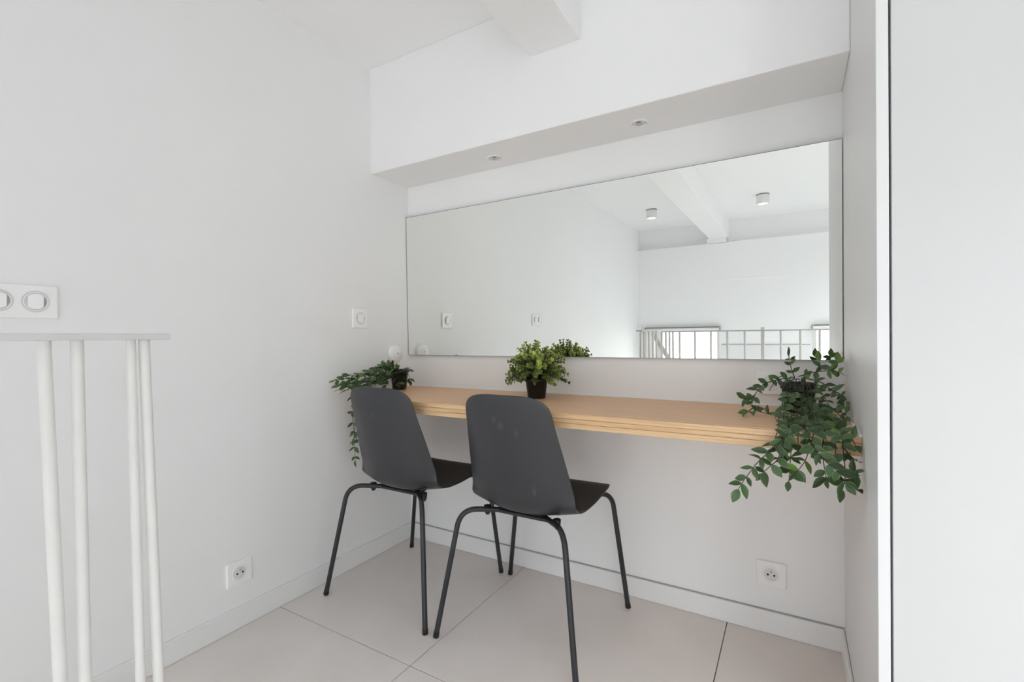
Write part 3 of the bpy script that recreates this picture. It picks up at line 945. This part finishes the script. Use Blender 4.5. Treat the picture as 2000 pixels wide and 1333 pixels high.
LV = [
 ([(0.085, -0.189, 0.875), (0.09, -0.252, 0.894), (0.09, -0.328, 0.887), (0.1, -0.408, 0.87), (0.1, -0.476, 0.853), (0.1, -0.529, 0.841)], .2),
 ([(0.1, -0.2, 0.872), (0.12, -0.301, 0.877), (0.13, -0.387, 0.86), (0.14, -0.467, 0.845), (0.14, -0.531, 0.822)], .2),
 ([(0.08, -0.179, 0.877), (0.07, -0.245, 0.9), (0.06, -0.29, 0.895), (0.06, -0.351, 0.871), (0.06, -0.395, 0.877)], .1),
 ([(0.1, -0.2, 0.865), (0.13, -0.327, 0.856), (0.16, -0.429, 0.839), (0.17, -0.48, 0.829)], .05),
 ([(0.1, -0.431, 0.865), (0.1, -0.464, 0.876), (0.1, -0.491, 0.876)], .3),
 ([(0.08, -0.168, 0.876), (0.08, -0.195, 0.907)], .1),
 ([(0.08, -0.147, 0.875), (0.07, -0.086, 0.871)], .0),
 ([(0.09, -0.2, 0.88), (0.12, -0.212, 0.85), (0.13, -0.215, 0.82)], .05),
 ([(0.1, -0.175, 0.88), (0.135, -0.16, 0.86), (0.142, -0.155, 0.83)], .0),
 ([(0.09, -0.2, 0.878), (0.12, -0.279, 0.845), (0.13, -0.305, 0.822)], .05),
 ([(0.14, -0.40, 0.85), (0.12, -0.45, 0.835), (0.125, -0.48, 0.80), (0.128, -0.484, 0.758), (0.122, -0.484, 0.704), (0.130, -0.484, 0.641), (0.131, -0.484, 0.577), (0.136, -0.484, 0.521)], .05, 1.5, .9),
 ([(0.14, -0.42, 0.84), (0.13, -0.46, 0.82), (0.136, -0.483, 0.738), (0.134, -0.483, 0.674), (0.126, -0.484, 0.613)], .05, 2.2, .9),
 ([(0.09, -0.19, 0.88), (0.07, -0.26, 0.885), (0.08, -0.33, 0.87), (0.09, -0.40, 0.85), (0.11, -0.45, 0.84)], .1),
 ([(0.1, -0.2, 0.875), (0.13, -0.26, 0.868), (0.15, -0.33, 0.85), (0.16, -0.40, 0.835)], .1),
 ([(0.08, -0.19, 0.88), (0.06, -0.22, 0.90), (0.08, -0.28, 0.902), (0.10, -0.34, 0.885)], .1),
 ([(0.1, -0.43, 0.86), (0.08, -0.49, 0.862), (0.07, -0.53, 0.858)], .5),
 ([(0.11, -0.44, 0.85), (0.11, -0.50, 0.832), (0.105, -0.54, 0.822)], .4),
 ([(0.09, -0.185, 0.88), (0.1, -0.24, 0.885), (0.11, -0.3, 0.865), (0.12, -0.36, 0.845), (0.13, -0.41, 0.835)], .05),
]
_, nL = vine_plant('trailing_plant', 'trailing plant in a black pot in the left corner, vines lying along the left wall', (0.083, -0.165, WT), 0.033, 0.0435, 0.096, LV, (0.004, 5), 5, 0.033, 0.022, 'trailing potted plants')

# bushy plant: short stems with opposite pairs of tiny leaves
def bushy(loc, label):
    rnd = random.Random(3)
    e = tag(empty('bushy_plant', loc), label, 'plant')
    pot(e, 0.0355, 0.046, 0.082)
    vs, fs, cs = [], [], []
    st = MB()
    C = Vector((0, 0, 0.085))
    N = 120
    for i in range(N):
        cz = 1 - 1.22 * (i + 0.5) / N
        th = i * 2.39996 + rnd.uniform(-.3, .3)
        sr = math.sqrt(max(0, 1 - cz * cz))
        rad = rnd.uniform(0.82, 1.08)
        tip = C + Vector((sr * math.cos(th) * 0.118, sr * math.sin(th) * 0.118, cz * 0.135 if cz > 0 else cz * 0.09)) * rad
        tip.y = min(tip.y, 0.155)
        root = Vector((math.cos(th) * 0.016 * rnd.random(), math.sin(th) * 0.016 * rnd.random(), 0.072))
        mid = (root + tip) / 2 + Vector((0, 0, 0.022 * (1 if cz > 0 else 0.9)))
        crv = catmull([root, mid, tip], 5)
        st.tube(crv, [0.0011] * len(crv), 4, cap=False)
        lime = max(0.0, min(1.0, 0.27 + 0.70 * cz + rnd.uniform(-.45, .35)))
        K = 6
        for k in range(K):
            f = 0.45 + 0.55 * k / (K - 1)
            q = f * (len(crv) - 1)
            a = int(min(q, len(crv) - 2))
            p = crv[a].lerp(crv[a + 1], q - a)
            t = (crv[a + 1] - crv[a]).normalized()
            ref = Vector((rnd.uniform(-1, 1), rnd.uniform(-1, 1), rnd.uniform(-1, 1)))
            sd = t.cross(ref).normalized()
            nl = 4 if k == K - 1 else 3
            for s_ in range(nl):
                ang = 2 * math.pi * s_ / nl + k
                sdir = (sd * math.cos(ang) + t.cross(sd) * math.sin(ang))
                d = (t * (0.95 if k == K - 1 else 0.55) + sdir * 0.8).normalized()
                nn = (t - d * t.dot(d)).normalized()
                xx = d.cross(nn)
                ln = rnd.uniform(0.0125, 0.0185) * (0.85 if k == K - 1 else 1)
                wd_ = ln * 0.34
                b0 = len(vs)
                for (yy, wx, zz_) in ((0.0, 0.12, 0), (0.35, 0.75, .02), (0.7, 1.0, .03), (0.92, .6, -.03), (1.0, 0.0, -.06)):
                    c_ = p + d * ln * yy + nn * ln * zz_
                    vs.append(c_ - xx * wd_ * wx + nn * 0.15 * wd_ * wx)
                    vs.append(c_ + xx * wd_ * wx + nn * 0.15 * wd_ * wx)
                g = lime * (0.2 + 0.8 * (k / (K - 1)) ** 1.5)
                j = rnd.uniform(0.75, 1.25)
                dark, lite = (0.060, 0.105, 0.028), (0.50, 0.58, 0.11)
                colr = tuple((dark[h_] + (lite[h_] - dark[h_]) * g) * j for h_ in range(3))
                for h_ in range(4):
                    fs.append((b0 + 2 * h_, b0 + 2 * h_ + 1, b0 + 2 * h_ + 3, b0 + 2 * h_ + 2))
                cs += [(*colr, 1.0)] * 10
    me = bpy.data.meshes.new('leaves')
    me.from_pydata([tuple(v) for v in vs], [], fs)
    at = me.attributes.new('leafcol', 'FLOAT_COLOR', 'POINT')
    at.data.foreach_set('color', [c for q in cs for c in q])
    me.polygons.foreach_set('use_smooth', [True] * len(fs))
    me.materials.append(M['bush'])
    o = bpy.data.objects.new('leaves', me)
    COL.objects.link(o)
    o.parent = e
    o['kind'] = 'stuff'
    s = st.build('stems', M['stem'], e)
    s['kind'] = 'stuff'
    return e
bushy((0.830, -0.168, WT), 'small bushy plant with lime leaf tips in a black pot at mid worktop')
